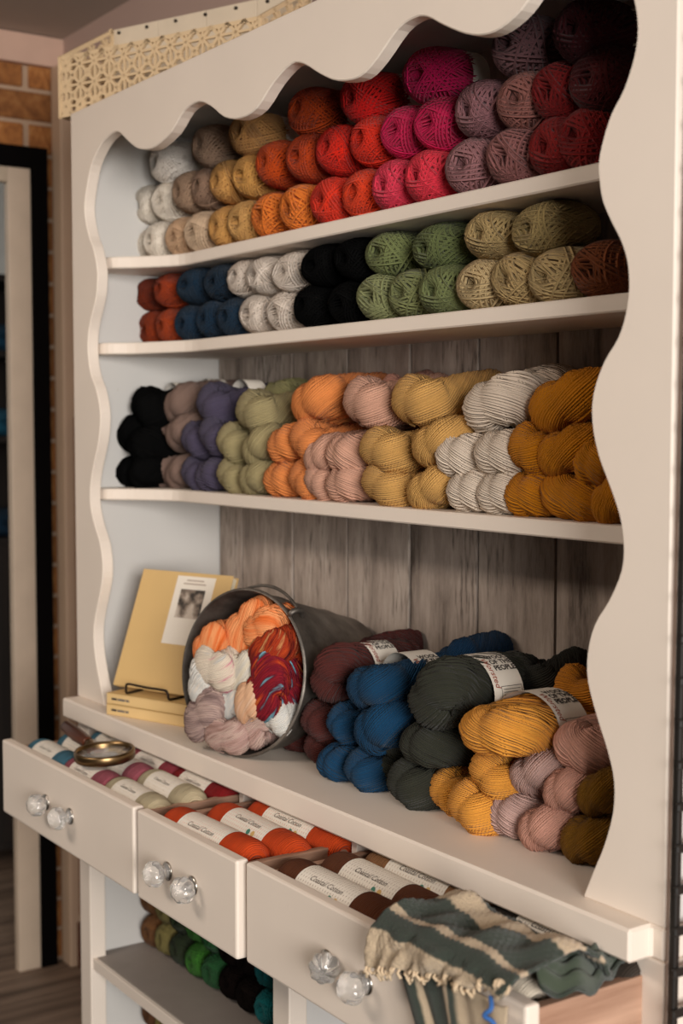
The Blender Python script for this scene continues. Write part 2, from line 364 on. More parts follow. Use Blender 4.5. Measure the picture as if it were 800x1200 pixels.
for x in (.586, .874): box('drawer_post', x-.006, x+.006, .0, .03, .645, ZC-.034, PAINT, hutch, .001)

GLASS = NT('clear_glass')
GLASS.b.inputs['Base Color'].default_value = (.93, .91, .88, 1); GLASS.b.inputs['Transmission Weight'].default_value = .85
GLASS.b.inputs['Roughness'].default_value = .06; GLASS.b.inputs['IOR'].default_value = 1.48
GLASS = GLASS.m
CHROME = simple('nickel', '#b8b2aa', .25, 1.0, var=.03)
# knob, axis local +Z (points out of the drawer)
kp = [(0.0, .0), (.011, 0), (.0115, .003), (.0085, .005), (.0075, .009), (.0095, .0115), (.0135, .0135), (.0165, .018), (.0172, .0225), (.0155, .028), (.0115, .0325), (.006, .0352), (0.0, .036)]
v, f, u = lathe(kp, 48); ang = np.arctan2(v[:, 1], v[:, 0]); rad = np.hypot(v[:, 0], v[:, 1]); msk = v[:, 2] > .011
k_ = np.where(msk, 1+.13*(np.abs(np.cos(4*ang+v[:, 2]*30))-.6), 1); v[:, 0] *= k_; v[:, 1] *= k_
knob_me = mesh_from('knob', v, f, u); knob_me.materials.append(GLASS)
v, f, u = lathe([(.0, -.001), (.0125, -.001), (.0128, .002), (.009, .0035), (.008, .0036)], 24)
plate_me = mesh_from('knob_base', v, f, u); plate_me.materials.append(CHROME)
ZD0, ZD1 = .648, .772
def drawer(x0, x1, p, zt=ZD1, depth=.30):
    d = box('drawer', x0, x1, -p, -p+.018, ZD0, zt, PAINT, hutch, .0035)
    a, b = x0+.012, x1-.012
    for s in (a, b-.012):
        box('drawer_side', s, s+.012, -p+.018, -p+depth, ZD0+.012, zt-.012, RAW, d, .001)
    box('drawer_bottom', a+.012, b-.012, -p+.018, -p+depth, ZD0+.014, ZD0+.022, RAW, d, 0)
    box('drawer_back', a+.012, b-.012, -p+depth-.012, -p+depth, ZD0+.022, zt-.012, RAW, d, .001)
    xm = (x0+x1)/2
    return d, xm
def knobs(d, xs_, p, z):
    for x in xs_:
        o = link('knob', knob_me, None, d, (x, -p, z), (PI/2, 0, random.uniform(0, 1))); o['label'] = 'ribbed clear glass knob'
        link('knob_base', plate_me, None, d, (x, -p, z), (PI/2, 0, 0))
PD = .17
d1, m1 = drawer(.076, .581, PD); d2, m2 = drawer(.593, .868, PD); d3, m3 = drawer(.878, 1.384, .163)
def kx(p, px, py):
    q = on(1, -p-.02, px, py); return q
for d, p, pts in ((d1, PD, ((40, 943), (68, 958))), (d2, PD, ((181, 1025), (210, 1040))), (d3, .163, ((366, 1132), (411, 1155)))):
    qs = [kx(p, *t) for t in pts]; knobs(d, [q[0] for q in qs], p, sum(q[2] for q in qs)/2)

# ================================================================== YARN PROTOTYPES
def surf(u, a, b, c, e=2.6):
    """unit vectors -> bullet shaped ball, axis along y, dent at both ends"""
    x, y, z = u[:, 0], u[:, 1], u[:, 2]; rho = np.hypot(x, z)
    k = (rho**e+np.abs(y)**e)**(-1/e); x, y, z = x*k, y*k, z*k
    dent = np.exp(-(np.hypot(x, z)/.26)**2); y = y*(1-.30*dent)
    return np.stack([x*a, y*b, z*c], -1)
def make_ball(name, seed, a=.0385, b=.050, c=.0345, groups=12, thick=.0022, sp=.105):
    rg = np.random.RandomState(seed); parts = []
    nu, nv = 28, 18
    th = np.linspace(.02, PI-.02, nv); ph = np.arange(nu)/nu*2*PI
    U = np.stack([np.sin(th)[:, None]*np.cos(ph), -np.cos(th)[:, None]*np.ones(nu), np.sin(th)[:, None]*np.sin(ph)], -1).reshape(-1, 3)
    Fc = [(i*nu+j, i*nu+(j+1) % nu, (i+1)*nu+(j+1) % nu, (i+1)*nu+j) for i in range(nv-1) for j in range(nu)]
    uv = np.stack([np.repeat(th[:, None]/PI*1.5, nu, 1), np.repeat((ph/(2*PI))[None], nv, 0)], -1).reshape(-1, 2)
    parts.append((surf(U, a*.965, b*.965, c*.965), Fc, uv))
    ax = np.array((0, 1., 0)); az0 = rg.uniform(0, 2*PI)
    t = np.arange(30)/30*2*PI
    for g in range(groups):
        az = az0+g*2.399963; tau = math.radians(rg.uniform(10, 42))
        n = math.cos(tau)*np.array((math.cos(az), 0, math.sin(az)))+math.sin(tau)*ax
        if g == groups-1: n = np.array((math.cos(az)*.5, .8, math.sin(az)*.5)); n /= np.linalg.norm(n)
        u = np.cross(n, (.31, .2, .93)); u /= np.linalg.norm(u); w_ = np.cross(n, u)
        m = rg.randint(4, 8) if g < groups-2 else 2; lift = .985+.045*g/groups
        al0 = rg.uniform(-.3, .1)
        for i in range(m):
            al = al0+i*sp+rg.uniform(-.012, .012); n2 = n+rg.normal(0, .02, 3)
            P = math.cos(al)*(np.cos(t)[:, None]*u+np.sin(t)[:, None]*w_)+math.sin(al)*n2
            P /= np.linalg.norm(P, axis=1)[:, None]
            P = surf(P, a, b, c)*(lift+rg.uniform(-.006, .006))
            v_, f_, u_ = tube(P, thick*rg.uniform(.85, 1.12), 4, True, caps=False); parts.append((v_, f_, u_*np.array((.08, 1))))
    V, Fc, UV = join(parts); return mesh_from(name, V, Fc, UV)
balls = [make_ball('yarn_ball', s) for s in (1, 2, 3, 4)]
balls_thick = [make_ball('yarn_ball', s, groups=11, thick=.0029, sp=.135) for s in (21, 22, 23)]
def band_mesh(name, a, b, c, y0, y1, k=1.035):
    n = 32; t = np.arange(n)/n*2*PI; V = []
    for y in np.linspace(y0, y1, 4):
        V += [(a*k*math.cos(q), y, c*k*math.sin(q)) for q in t]
    Fc = [(i*n+j, i*n+(j+1) % n, (i+1)*n+(j+1) % n, (i+1)*n+j) for i in range(3) for j in range(n)]
    return mesh_from(name, V, Fc)
ball_band = band_mesh('paper_band', .0385, .05, .0345, .012, .04); ball_band.materials.append(PAPER)
YM = {}
def ymat(hexc, **kw):
    k = (hexc, tuple(sorted(kw.items())))
    if k not in YM: YM[k] = yarn_mat('yarn_'+hexc.strip('#'), hexc, **kw)
    return YM[k]
for me in balls+balls_thick: me.materials.append(ymat('#888888'))
def with_mat(o, m):
    o.material_slots[0].link = 'OBJECT'; o.material_slots[0].material = m
def place_ball(px, py, hexc, label, group, Y=.165, z=None, s=(1, 1, 1), band=False, roll=None, cat='yarn ball'):
    q = on(1, Y, px, py); zz = q[2] if z is None else z
    o = link('yarn_ball', random.choice(balls_thick if label.split(' yarn')[0] in ('dusty mauve', 'green', 'khaki', 'dark red', 'rust brown', 'coral pink', 'bright orange') else balls), None)
    o.location = (q[0], Y+random.uniform(-.004, .004), zz); o.scale = s
    o.rotation_euler = (random.uniform(-.08, .08), random.choice((0, PI))+random.uniform(-.25, .25), random.uniform(-.1, .1))
    with_mat(o, ymat(hexc)); tag(o, label, cat, group)
    if band:
        link('paper_band', ball_band, None, o)
    return o

# ---- hanks: a thick bundle folded into a U, the two plies twisted behind the fold
def make_hank(name, seed, h=.018, r=.0265, L=.13, th0=0.0, twist=1.5, wrap=False, n_l=26, sg=1):
    rg = np.random.RandomState(seed); P = []; rad = []
    ys = np.linspace(L, .0, 13)
    for y in ys[:-1]:
        a = th0+twist*(y/L)**1.2; pin = 1-.25*(y/L); P.append((h*pin*math.cos(a), y+h*.6, h*pin*math.sin(a)*.8)); rad.append(r*(.80 if y > L*.9 else (1-.10*(y/L))))
    for a in np.linspace(0, PI, 11):
        P.append((h*math.cos(a)*math.cos(th0), h*.6-h*1.0*math.sin(a), h*math.cos(a)*math.sin(th0))); rad.append(r*(1-.20*math.exp(-((a-PI/2)/.33)**2)))
    for y in ys[::-1][1:]:
        a = th0+twist*(y/L)**1.2+PI; pin = 1-.25*(y/L); P.append((h*pin*math.cos(a), y+h*.6, h*pin*math.sin(a)*.8)); rad.append(r*(.80 if y > L*.9 else (1-.10*(y/L))))
    P = np.array(P); rad = np.array(rad)*(1+rg.uniform(-.03, .03, len(P)))
    P = catmull(P, 4); rad = np.interp(np.linspace(0, 1, len(P)), np.linspace(0, 1, len(rad)), rad)
    parts = [tube(P, rad, 78, lobes=n_l, amp=.095, twist=sg*rg.uniform(7.5, 9.5), irr=rg)]
    if wrap:   # the loop end tucked over the fold
        q = []
        for a in np.linspace(-1.3, 1.9, 16):
            q.append((h*.35+(r*.62)*math.sin(a*.8), -r*.35-r*.42*math.cos(a), (r+.004)*math.sin(a)))
        q = catmull(q, 2); rr = .0125*np.sin(np.linspace(.35, PI-.35, len(q)))**.5
        parts.append(tube(q, rr, 42, lobes=14, amp=.09, twist=5.0))
    # a few loose strands
    for i in range(3):
        a0 = rg.uniform(0, 6.28); T = []
        k0 = len(P)//2+rg.randint(-20, 4); seg = P[k0:k0+18:2]
        dv = np.array((math.cos(a0), 0, math.sin(a0))); T = seg+dv*(r*1.03)
        parts.append(tube(T, .0011, 5))
    V, Fc, UV = join(parts); V = V-np.array((0, -h*.4-r*.35+.012, 0))
    return mesh_from(name, V, Fc, UV)
HH = .017; HR = .0265
hanks = [make_hank('yarn_hank', 11, th0=.35), make_hank('yarn_hank', 12, th0=.1, twist=-1.4, sg=-1), make_hank('yarn_hank', 13, th0=-.35, twist=1.8), make_hank('yarn_hank', 14, th0=1.0, twist=1.0, sg=-1, h=.015, r=.0285)]
for me in hanks: me.materials.append(ymat('#888888'))
def hank_at(pos, hexc, label, group, wd=.085, ht=.054, ln=1.0, rz=0.0, roll=None, pitch=0.0, kind=None, mat=None):
    i = random.choice((0, 1, 2)) if kind is None else kind
    o = link('yarn_hank', hanks[i], None); o.location = tuple(pos)
    o.scale = (wd/(2*(HH+HR)), ln, ht/(2*HR))
    o.rotation_euler = (pitch, random.uniform(-.2, .2) if roll is None else roll, rz+random.uniform(-.06, .06))
    with_mat(o, mat or ymat(hexc)); tag(o, label, 'yarn hank', group); return o
def text_mesh(lines, name):
    """lines: (text, size, y, shear, bold) -> flat mesh in xy"""
    V = []; Fc = []; o = 0
    for txt, size, y, shear, off in lines:
        c = bpy.data.curves.new('lettering', 'FONT'); c.body = txt; c.size = size; c.shear = shear; c.align_x = 'CENTER'; c.offset = off; c.resolution_u = 2
        ob = bpy.data.objects.new('lettering', c); col.objects.link(ob); dg = bpy.context.evaluated_depsgraph_get(); dg.update()
        me = ob.evaluated_get(dg).to_mesh(); vs = [(p.co.x, p.co.y+y, 0) for p in me.vertices]
        V += vs; Fc += [tuple(i+o for i in q.vertices) for q in me.polygons]; o += len(vs)
        ob.evaluated_get(dg).to_mesh_clear(); bpy.data.objects.remove(ob)
    return np.array(V), Fc

def run_notes(names, first='the left side panel', last='the right side panel'):
    """for each item of a row: what tells it from its like-coloured neighbours"""
    out = ['']*len(names); i = 0
    while i < len(names):
        j = i
        while j+1 < len(names) and names[j+1] == names[i]: j += 1
        n = j-i+1
        if n > 1:
            pv = names[i-1] if i else None; nx = names[j+1] if j+1 < len(names) else None
            out[i] = f', touching a {pv} one' if pv else ', nearest '+first
            out[j] = f', touching a {nx} one' if nx else ', nearest '+last
            for k in range(i+1, j): out[k] = ', between two alike' if n == 3 else ', inside its colour run'
        i = j+1
    return out
# ================================================================== TOP SHELF BALLS
TS = 'yarn balls on the top shelf'
def zrow(k, q): return None
r1 = [((184,277),'#fbefdf','white'),((204,274),'#fbefdf','white'),((229,269),'#d9b491','pale tan'),((254,265),'#dcc0a2','pale tan'),((280,259),'#dba562','golden'),((303,256),'#dcab6a','golden'),((334,244),'#dd7a35','bright orange'),((370,237),'#dd7a35','bright orange'),((406,232),'#dd3a26','scarlet'),((441,223),'#dd4426','scarlet'),((480,216),'#d83f55','coral pink'),((522,208),'#da3a4a','coral pink'),((571,192),'#94686a','dusty mauve'),((621,185),'#92615e','dusty mauve'),((672,174),'#7d1d1c','dark red'),((709,160),'#7a1a1a','dark red')]
r2 = [((188,236),'#fbefdf','white'),((210,234),'#fbefdf','white'),((238,219),'#a78a72','taupe'),((258,217),'#9d7f6a','taupe'),((283,210),'#d8a260','golden'),((310,203),'#d9a35c','golden'),((341,184),'#c04a1b','burnt orange'),((378,181),'#b8431c','burnt orange'),((414,177),'#d22b1e','red'),((452,165),'#d4301f','red'),((488,155),'#c2204f','magenta'),((530,148),'#c01e4e','magenta'),((580,125),'#8a6064','dusty mauve'),((630,127),'#8d5c55','dusty mauve'),((672,118),'#77191a','dark red'),((722,105),'#4d1518','dark red')]
r3 = [((213,186),'#f4ece2','white'),((263,165),'#a68a74','taupe'),((312,156),'#b98a55','tan'),((380,125),'#b4451a','burnt orange'),((444,111),'#c11f1d','red'),((523,87),'#b3174f','magenta'),((628,58),'#5f4245','dusty mauve'),((705,52),'#4a1a20','dark red')]
for row, zc, lab in ((r1, 1.6255, 'bottom row'), (r2, 1.693, 'middle row')):
    for (p, hx, nm), nt in zip(row, run_notes([t[2] for t in row])):
        q = on(1, .165, *p); zz = zc if lab == 'bottom row' else .6*zc+.4*q[2]
        place_ball(p[0], p[1], hx, f'{nm} yarn ball in the top shelf\'s {lab}'+nt, TS, z=zz, s=(1.0, 1, 1.02))
for (p, hx, nm) in r3:
    place_ball(p[0], p[1], hx, f'{nm} yarn ball on top of the pile on the top shelf', TS, z=.6*1.759+.4*on(1, .165, *p)[2]-.003, s=(1.04, 1.1, 1.04), band=True)
# ================================================================== SECOND SHELF BALLS
SS = 'yarn balls on the second shelf'
s1 = [((175,377),'#9a3f1c','rust'),((193,377),'#9c3d1a','rust'),((215,375),'#a8431c','rust'),((240,372),'#112c42','navy blue'),((265,370),'#112e45','navy blue'),((291,370),'#102b40','navy blue'),((318,364),'#e4d6c8','off white'),((350,362),'#e4d6c8','off white'),((385,355),'#0b0909','black'),((425,350),'#0b0909','black'),((463,346),'#85895f','green'),((498,342),'#7a7f54','green'),((537,338),'#727a4f','green'),((584,333),'#bda67c','khaki'),((625,323),'#b49a6c','khaki'),((672,314),'#b9a072','khaki'),((720,312),'#7d4527','rust brown')]
s2 = [((188,340),'#7c3018','rust'),((217,335),'#a13d19','rust'),((246,330),'#102a3e','navy blue'),((275,327),'#10283b','navy blue'),((303,327),'#e4d6c8','off white'),((328,324),'#e4d6c8','off white'),((358,318),'#e4d6c8','off white'),((395,305),'#0b0909','black'),((435,300),'#0b0909','black'),((472,296),'#6e764b','green'),((530,287),'#616a42','green'),((592,277),'#b0986a','khaki'),((652,262),'#a38e60','khaki')]
for row, lab, zc in ((s1, 'bottom row', 1.4765), (s2, 'upper row', 1.5355)):
    for (p, hx, nm), nt in zip(row, run_notes([t[2] for t in row])):
        place_ball(p[0], p[1], hx, f'{nm} yarn ball in the second shelf\'s {lab}'+nt, SS, z=zc, s=(1.0, 1, .94) if lab == 'bottom row' else (1.02, 1.05, .88))
# ================================================================== THIRD SHELF HANKS
G3 = 'twisted hanks on the third shelf'
H3 = [
 ('black', '#0c090a', [(153,551,'bottom',.05),(168,553,'bottom',.05),(154,508,'middle',.055),(167,521,'middle',.055),(172,478,'top',.07)]),
 ('greyish brown', '#816a5f', [(194,551,'bottom',.065),(212,549,'bottom',.065),(192,518,'middle',.07),(213,507,'middle',.075),(211,474,'top',.075)]),
 ('slate purple', '#4c4559', [(231,549,'bottom',.07),(249,558,'bottom',.075),(231,516,'middle',.065),(253,511,'middle',.08),(251,476,'top',.085)]),
 ('sage green', '#a0936c', [(275,560,'bottom',.08),(302,562,'bottom',.088),(274,520,'middle',.072),(305,524,'middle',.085),(300,484,'top',.105)]),
 ('peach orange', '#e08a4f', [(332,563,'bottom',.085),(361,567,'bottom',.08),(336,521,'middle',.08),(363,518,'middle',.085),(368,470,'top',.115)]),
 ('dusty pink', '#cf9f88', [(379,573,'bottom',.07),(407,574,'bottom',.085),(379,534,'middle',.075),(406,532,'middle',.08),(430,472,'top',.105)]),
 ('sandy tan', '#cfa05f', [(453,573,'bottom',.11),(507,574,'bottom',.10),(451,528,'middle',.105),(514,519,'middle',.105),(490,470,'top',.11)]),
 ('off white', '#e0cfbc', [(553,579,'bottom',.085),(589,579,'bottom',.085),(540,534,'middle',.085),(588,531,'middle',.095),(580,473,'top',.12)]),
 ('mustard', '#c0791f', [(622,577,'bottom',.08),(674,584,'bottom',.115),(722,590,'bottom',.07),(624,528,'middle',.07),(666,530,'middle',.10),(703,543,'middle',.07),(664,472,'top',.125)]),
]
def hank_notes(H):
    out = {}
    for row in ('bottom', 'middle', 'top'):
        it = sorted([(t[0], ci, i) for ci, (nm, hx, l) in enumerate(H) for i, t in enumerate(l) if t[2] == row])
        for (x, ci, i), nt in zip(it, run_notes([H[c][0] for _, c, _ in it])): out[(ci, i)] = nt
    return out
n3 = hank_notes(H3); tops3 = {}
for ci, (nm, hx, lst) in enumerate(H3):
    for i3, (px, py, row, wd) in enumerate(lst):
        Y = (.138 if row != 'top' else .15) if nm != 'black' else (.095 if row != 'top' else .11)
        q = on(1, Y, px, py); ht = {'bottom': .056, 'middle': .058, 'top': .066}[row]
        if row == 'bottom': q[2] = Z3+ht/2-.001
        tops3[nm] = hank_at(q, hx, f'{nm} twisted hank in the third shelf\'s {row} row'+n3[(ci, i3)], G3, wd, ht, 1.0, kind=None if nm != 'off white' else 1)
G3b = 'hanks at the back of the third shelf'
for px, py, hx, nm, wd in ((248,447,'#0c090a','black',.09),(322,462,'#8f8a60','sage green',.08),(465,449,'#c08a78','dusty pink',.09),(532,465,'#b98546','sandy tan',.09),(627,458,'#cdbba9','off white',.09)):
    q = on(1, .215, px, py); q[2] = min(q[2], 1.345)
    hank_at(q, hx, f'{nm} twisted hank lying behind the others on the third shelf', G3b, wd, .055, .42)

# ================================================================== COUNTER HANKS
GC = 'twisted hanks piled on the counter'
HC = [
 ('maroon', '#4f2521', [(389,790,'top',.085,.055,.07),(376,846,'middle',.066,.054,.075),(349,868,'bottom',.06,.054,.10),(379,884,'bottom',.06,.05,.085),(362,826,'middle',.055,.05,.10)]),
 ('teal blue', '#0b3a59', [(436,806,'top',.10,.058,.065),(443,853,'middle',.09,.062,.06),(405,849,'middle',.05,.05,.07),(395,897,'bottom',.058,.05,.055),(428,908,'bottom',.065,.05,.06)]),
 ('charcoal green', '#2d2e25', [(512,814,'top',.115,.062,.06),(467,862,'middle',.07,.052,.09),(498,873,'middle',.082,.054,.065),(456,895,'bottom',.06,.05,.09),(482,922,'bottom',.078,.056,.06)]),
 ('golden yellow', '#dd9844', [(580,857,'top',.125,.058,.06),(581,910,'middle',.085,.05,.08),(530,920,'bottom',.07,.052,.085),(556,943,'bottom',.085,.054,.06)]),
 ('pale lilac', '#bd9c93', [(630,905,'middle',.09,.052,.095),(600,950,'bottom',.07,.054,.08)]),
 ('rose pink', '#cf9a88', [(684,877,'top',.085,.056,.10),(667,927,'middle',.07,.056,.09),(638,967,'bottom',.075,.052,.075)]),
 ('olive brown', '#7c5516', [(705,930,'middle',.06,.05,.085),(690,978,'bottom',.075,.056,.08)]),
]
nC = hank_notes(HC); topsC = {}
for ci, (nm, hx, lst) in enumerate(HC):
    for i3, (px, py, row, wd, ht, Y) in enumerate(lst):
        q = on(1, Y, px, py)
        if row == 'bottom': q[2] = ZC+ht/2-.001
        oo = hank_at(q, hx, f'{nm} twisted hank in the counter pile\'s {row} layer'+nC[(ci, i3)], GC, wd, ht, 1.05, kind=3 if row == 'top' and nm in ('maroon', 'charcoal green') else None)
        topsC.setdefault(nm, oo)
# tail halves seen behind, with paper labels
lab_r = .034
def label_band(r, w_, lines, name, a0=0.0, icon=False, ink=INK):
    """paper sleeve round a cylinder on the local X axis + curved lettering; returns band mesh, text mesh"""
    n = 36; V = []; t = np.arange(n)/n*2*PI
    for x in (-w_/2, -w_/6, w_/6, w_/2): V += [(x, -r*math.sin(q), r*math.cos(q)) for q in t]
    Fc = [(i*n+j, i*n+(j+1) % n, (i+1)*n+(j+1) % n, (i+1)*n+j) for i in range(3) for j in range(n)]
    b = mesh_from(name, V, Fc); b.materials.append(PAPER)
    tv, tf = text_mesh(lines, 'lettering')
    if len(tv):
        ang = a0-tv[:, 1]/r; rr = r+.0005
        tv = np.stack([tv[:, 0], -rr*np.sin(ang), rr*np.cos(ang)], -1)
    tm = mesh_from('lettering', tv, tf, smooth=False); tm.materials.append(ink)
    return b, tm
# ---- cylinder skein on the local X axis
def make_skein(name, L=.2, r=.0275, wob=.0012, seed=0):
    rg = np.random.RandomState(seed); n = 84; prof = []
    xs_ = np.linspace(-L/2, L/2, n); e = .022
    for i, x in enumerate(xs_):
        d = min(1, (L/2-abs(x))/e); rr = r*(.60+.40*math.sqrt(max(0, 1-(1-d)**2)))
        prof.append((rr+(wob if i % 2 else -wob*.3), x))
    prof = [(.006, -L/2+.006), (.010, -L/2+.001)]+prof+[(.010, L/2-.001), (.006, L/2-.006)]
    V, Fc, UV = lathe(prof, 32)
    # slight helix so the wraps lie at a slant
    a = np.arctan2(V[:, 1], V[:, 0]); V[:, 2] += .0022*np.sin(a*1.0)
    V = V[:, [2, 0, 1]]; UV = UV*np.array((3.2, 1))
    return mesh_from(name, V, Fc, UV)
sk_long = [make_skein('yarn', .215, .0285), make_skein('yarn', .155, .0275)]
for me in sk_long: me.materials.append(ymat('#888888'))
INK_L = simple('grey_ink', '#6e655d', .8, var=.05)
band_l, txt_l = label_band(.0296, .112, [('Coastal Cotton', .0105, .003, .28, 0)], 'paper_label', .75, ink=INK_L)
band_s, txt_s = label_band(.0286, .085, [('Coastal Cotton', .008, .002, .28, 0)], 'paper_label', .75, ink=INK_L)
def disc_on(r, x, ang, rad, hexc, name):
    V = [(x, -r*math.sin(ang), r*math.cos(ang))]; n = 14
    for i in range(n):
        a = i/n*2*PI; q = ang-rad*math.sin(a)/r; V.append((x+rad*math.cos(a), -(r+.0004)*math.sin(q), (r+.0004)*math.cos(q)))
    V[0] = (x, -(r+.0004)*math.sin(ang), (r+.0004)*math.cos(ang))
    me = mesh_from(name, V, [(0, i+1, (i+1) % n+1) for i in range(n)]); me.materials.append(simple('badge_'+hexc[1:], hexc, .7)); return me
badge_a = disc_on(.0296, .018, .98, .0042, '#3f7a68', 'badge'); badge_b = disc_on(.0296, .030, .98, .0042, '#c9a667', 'badge')
GD = 'labelled skeins in the drawers'
def skein(x, y, z, hexc, label, long=True, rz=0, roll=0, group=GD, plain=False, sc=(1, 1, 1)):
    t = empty('yarn_skein', (x, y, z)); t.rotation_euler = (roll, 0, rz); t.scale = sc
    o = link('yarn', sk_long[0 if long else 1], None, t); with_mat(o, ymat(hexc, fine=1.0))
    b = link('paper_label', band_l if long else band_s, None, t)
    link('lettering', txt_l if long else txt_s, None, b)
    if long: link('badge', badge_a, None, b); link('badge', badge_b, None, b)
    tag(t, label, 'yarn skein', group); return t
# left drawer: three columns of three
ZS = .746
LD = [('#4f7f93','soft blue'),('#b0606c','dusty rose'),('#d9c9a6','cream')]
for ci, cx_ in enumerate((.178, .332, .486)):
    for ri, y in enumerate((-.118, -.062, -.006)):
        hx, nm = LD[ci]
        if ci == 2 and ri == 2: hx, nm = '#9c2326', 'deep red'
        if ci == 1 and ri == 2: hx, nm = '#b04a55', 'dusty rose'
        skein(cx_, y, ZS+(.004 if ri == 1 else 0), hx, f'{nm} skein with white label in the magnifying glass drawer, '+('behind the drawer front', 'in the middle row', 'under the counter edge')[ri], False, rz=random.uniform(-.05, .05), roll=random.uniform(-.2, .2))
for (x, y, nt) in ((.722, -.122, 'behind the drawer front'), (.738, -.064, 'in the middle of three'), (.752, -.006, 'under the counter edge')):
    skein(x, y, ZS+.002, '#dd5228', 'coral orange skein with white label in the narrow drawer, '+nt, True, rz=random.uniform(-.03, .03), roll=random.uniform(-.1, .15))
for (x, y, hx, nm) in ((1.005, -.113, '#6b3c24', 'dark brown'), (1.012, -.056, '#70412a', 'reddish brown'), (1.03, .0, '#a2744f', 'tan brown')):
    skein(x, y, ZS+.002, hx, f'{nm} skein with white paper label in the drawer under the shawl', True, rz=random.uniform(-.03, .03), roll=random.uniform(-.1, .15))
for (x, y, hx, nm) in ((1.235, -.113, '#d8cbb8', 'cream'), (1.245, -.056, '#dccfbd', 'ivory'), (1.26, .0, '#3b332c', 'dark grey')):
    skein(x, y, ZS, hx, f'{nm} skein with white paper label in the drawer under the shawl', True)

# ---- paper sleeves on hanks (sleeve axis = hank axis, local Y)
def sleeve(rx, rz, y0, y1):
    n = 36; t = np.arange(n)/n*2*PI; V = []
    for y in np.linspace(y0, y1, 4): V += [(rx*math.sin(q), y, rz*math.cos(q)) for q in t]
    Fc = [(i*n+j, (i+1)*n+j, (i+1)*n+(j+1) % n, i*n+(j+1) % n) for i in range(3) for j in range(n)]
    me = mesh_from('paper_label', V, Fc); me.materials.append(PAPER); return me
def sleeve_text(lines, rx, rz, yc, a0, ink, turn=False):
    tv, tf = text_mesh(lines, 'lettering')
    x, y = (tv[:, 0], tv[:, 1]) if not turn else (-tv[:, 1], tv[:, 0])
    ang = a0+x/((rx+rz)/2); k = 1.012
    me = mesh_from('lettering', np.stack([rx*k*np.sin(ang), yc+y, rz*k*np.cos(ang)], -1), tf, smooth=False); me.materials.append(ink); return me
slv = sleeve(.0425, .0385, .044, .088)
slt1 = sleeve_text([('WOOL', .0092, .0, 0, .0003), ('OF THE', .0092, -.0085, 0, .0003), ('PEOPLE', .0092, -.017, 0, .0003)], .0425, .0385, .072, .38, INK, True)
slt2 = sleeve_text([('Worsted', .0105, .0, .2, .0001)], .0425, .0385, .0475, .80, INK_RED)
def sleeve_bars():
    V = []; Fc = []
    def rect(a, b, y0, y1):
        o = len(V)
        for k in range(5):
            q = a+(b-a)*k/4
            for y in (y0, y1): V.append((.0425*1.012*math.sin(q), y, .0385*1.012*math.cos(q)))
        for k in range(4): Fc.append((o+2*k, o+2*k+1, o+2*k+3, o+2*k+2))
    for y in (.055, .085): rect(1.25, 1.85, y, y+.0006)
    for q in (1.25, 1.835): rect(q, q+.015, .055, .0856)
    for k in range(6): rect(1.33+k*.08, 1.345+k*.08, .058, .083-.004*(k % 3))
    me = mesh_from('care_panel', V, Fc, smooth=False); me.materials.append(INK); return me
slb = sleeve_bars()
slv_s = sleeve(.041, .037, .05, .085)
for nm in ('maroon', 'teal blue', 'charcoal green', 'golden yellow'):
    b = link('paper_label', slv, None, topsC[nm]); link('lettering', slt1, None, b); link('lettering', slt2, None, b); link('care_panel', slb, None, b)
link('paper_label', slv_s, None, topsC['pale lilac'])
for nm in ('black', 'greyish brown', 'slate purple'): link('paper_label', slv_s, None, tops3[nm])
# hanks at the back of the counter pile
for px, py, hx, nm, wd in ((432,772,'#4c2421','maroon',.07),(532,778,'#0d3250','navy',.08),(622,800,'#26251f','charcoal',.09),(676,815,'#c87f2c','amber',.08)):
    q = on(1, .185, px, py)
    hank_at(q, hx, f'{nm} twisted hank lying at the back of the counter pile', 'hanks at the back of the counter', wd, .058, .62)

# ================================================================== BUCKET
BC = np.array((.556, .018, .9385)); bn = np.array((.284, -.959, 0.0)); bn /= np.linalg.norm(bn)
RB, RT, BL = .090, .1215, .225
tilt = math.atan2(RT-RB, BL)
axis = -bn*math.cos(tilt)+np.array((0, 0, -1.))*math.sin(tilt)     # from mouth to bottom
bucket = tag(empty('metal_bucket', tuple(BC)), 'dull galvanised metal bucket lying on its side full of hanks', 'bucket')
zq = Vector(-axis).to_track_quat('Z', 'Y'); bucket.rotation_mode = 'QUATERNION'; bucket.rotation_quaternion = zq
ZINC = NT('galvanised_metal'); tc = ZINC.n('ShaderNodeTexCoord'); nz = ZINC.n('ShaderNodeTexNoise', Scale=14, Detail=6, Roughness=.65); ZINC.l(tc.outputs['Object'], nz.inputs['Vector'])
ZINC.l(ZINC.ramp(nz.outputs['Fac'], [(.3, lin('#4b4540')), (.55, lin('#7a736b')), (.75, lin('#989187'))]), ZINC.b.inputs['Base Color'])
ZINC.b.inputs['Metallic'].default_value = .75; ZINC.b.inputs['Roughness'].default_value = .5; ZINC.bump(nz.outputs['Fac'], .15, .003); ZINC = ZINC.m
prof = [(RT-.0008, 0), (RT+.0022, -.001), (RT+.003, -.0035), (RT+.001, -.006)]
for i in range(1, 13):
    t_ = i/12; rr = RT+(RB-RT)*t_
    bead = .0016 if i in (3, 9) else 0
    prof.append((rr+bead, -BL*t_))
prof += [(RB, -BL-.004), (RB-.002, -BL-.004), (RB-.002, -BL+.006), (.0, -BL+.006)]
inner = [(.0, -BL+.008), (RB-.0035, -BL+.008), (RT-.0025, -.004), (RT-.0008, 0)]
v, f, u = lathe(prof+inner, 72); link('body', mesh_from('body', v, f, u), ZINC, bucket)
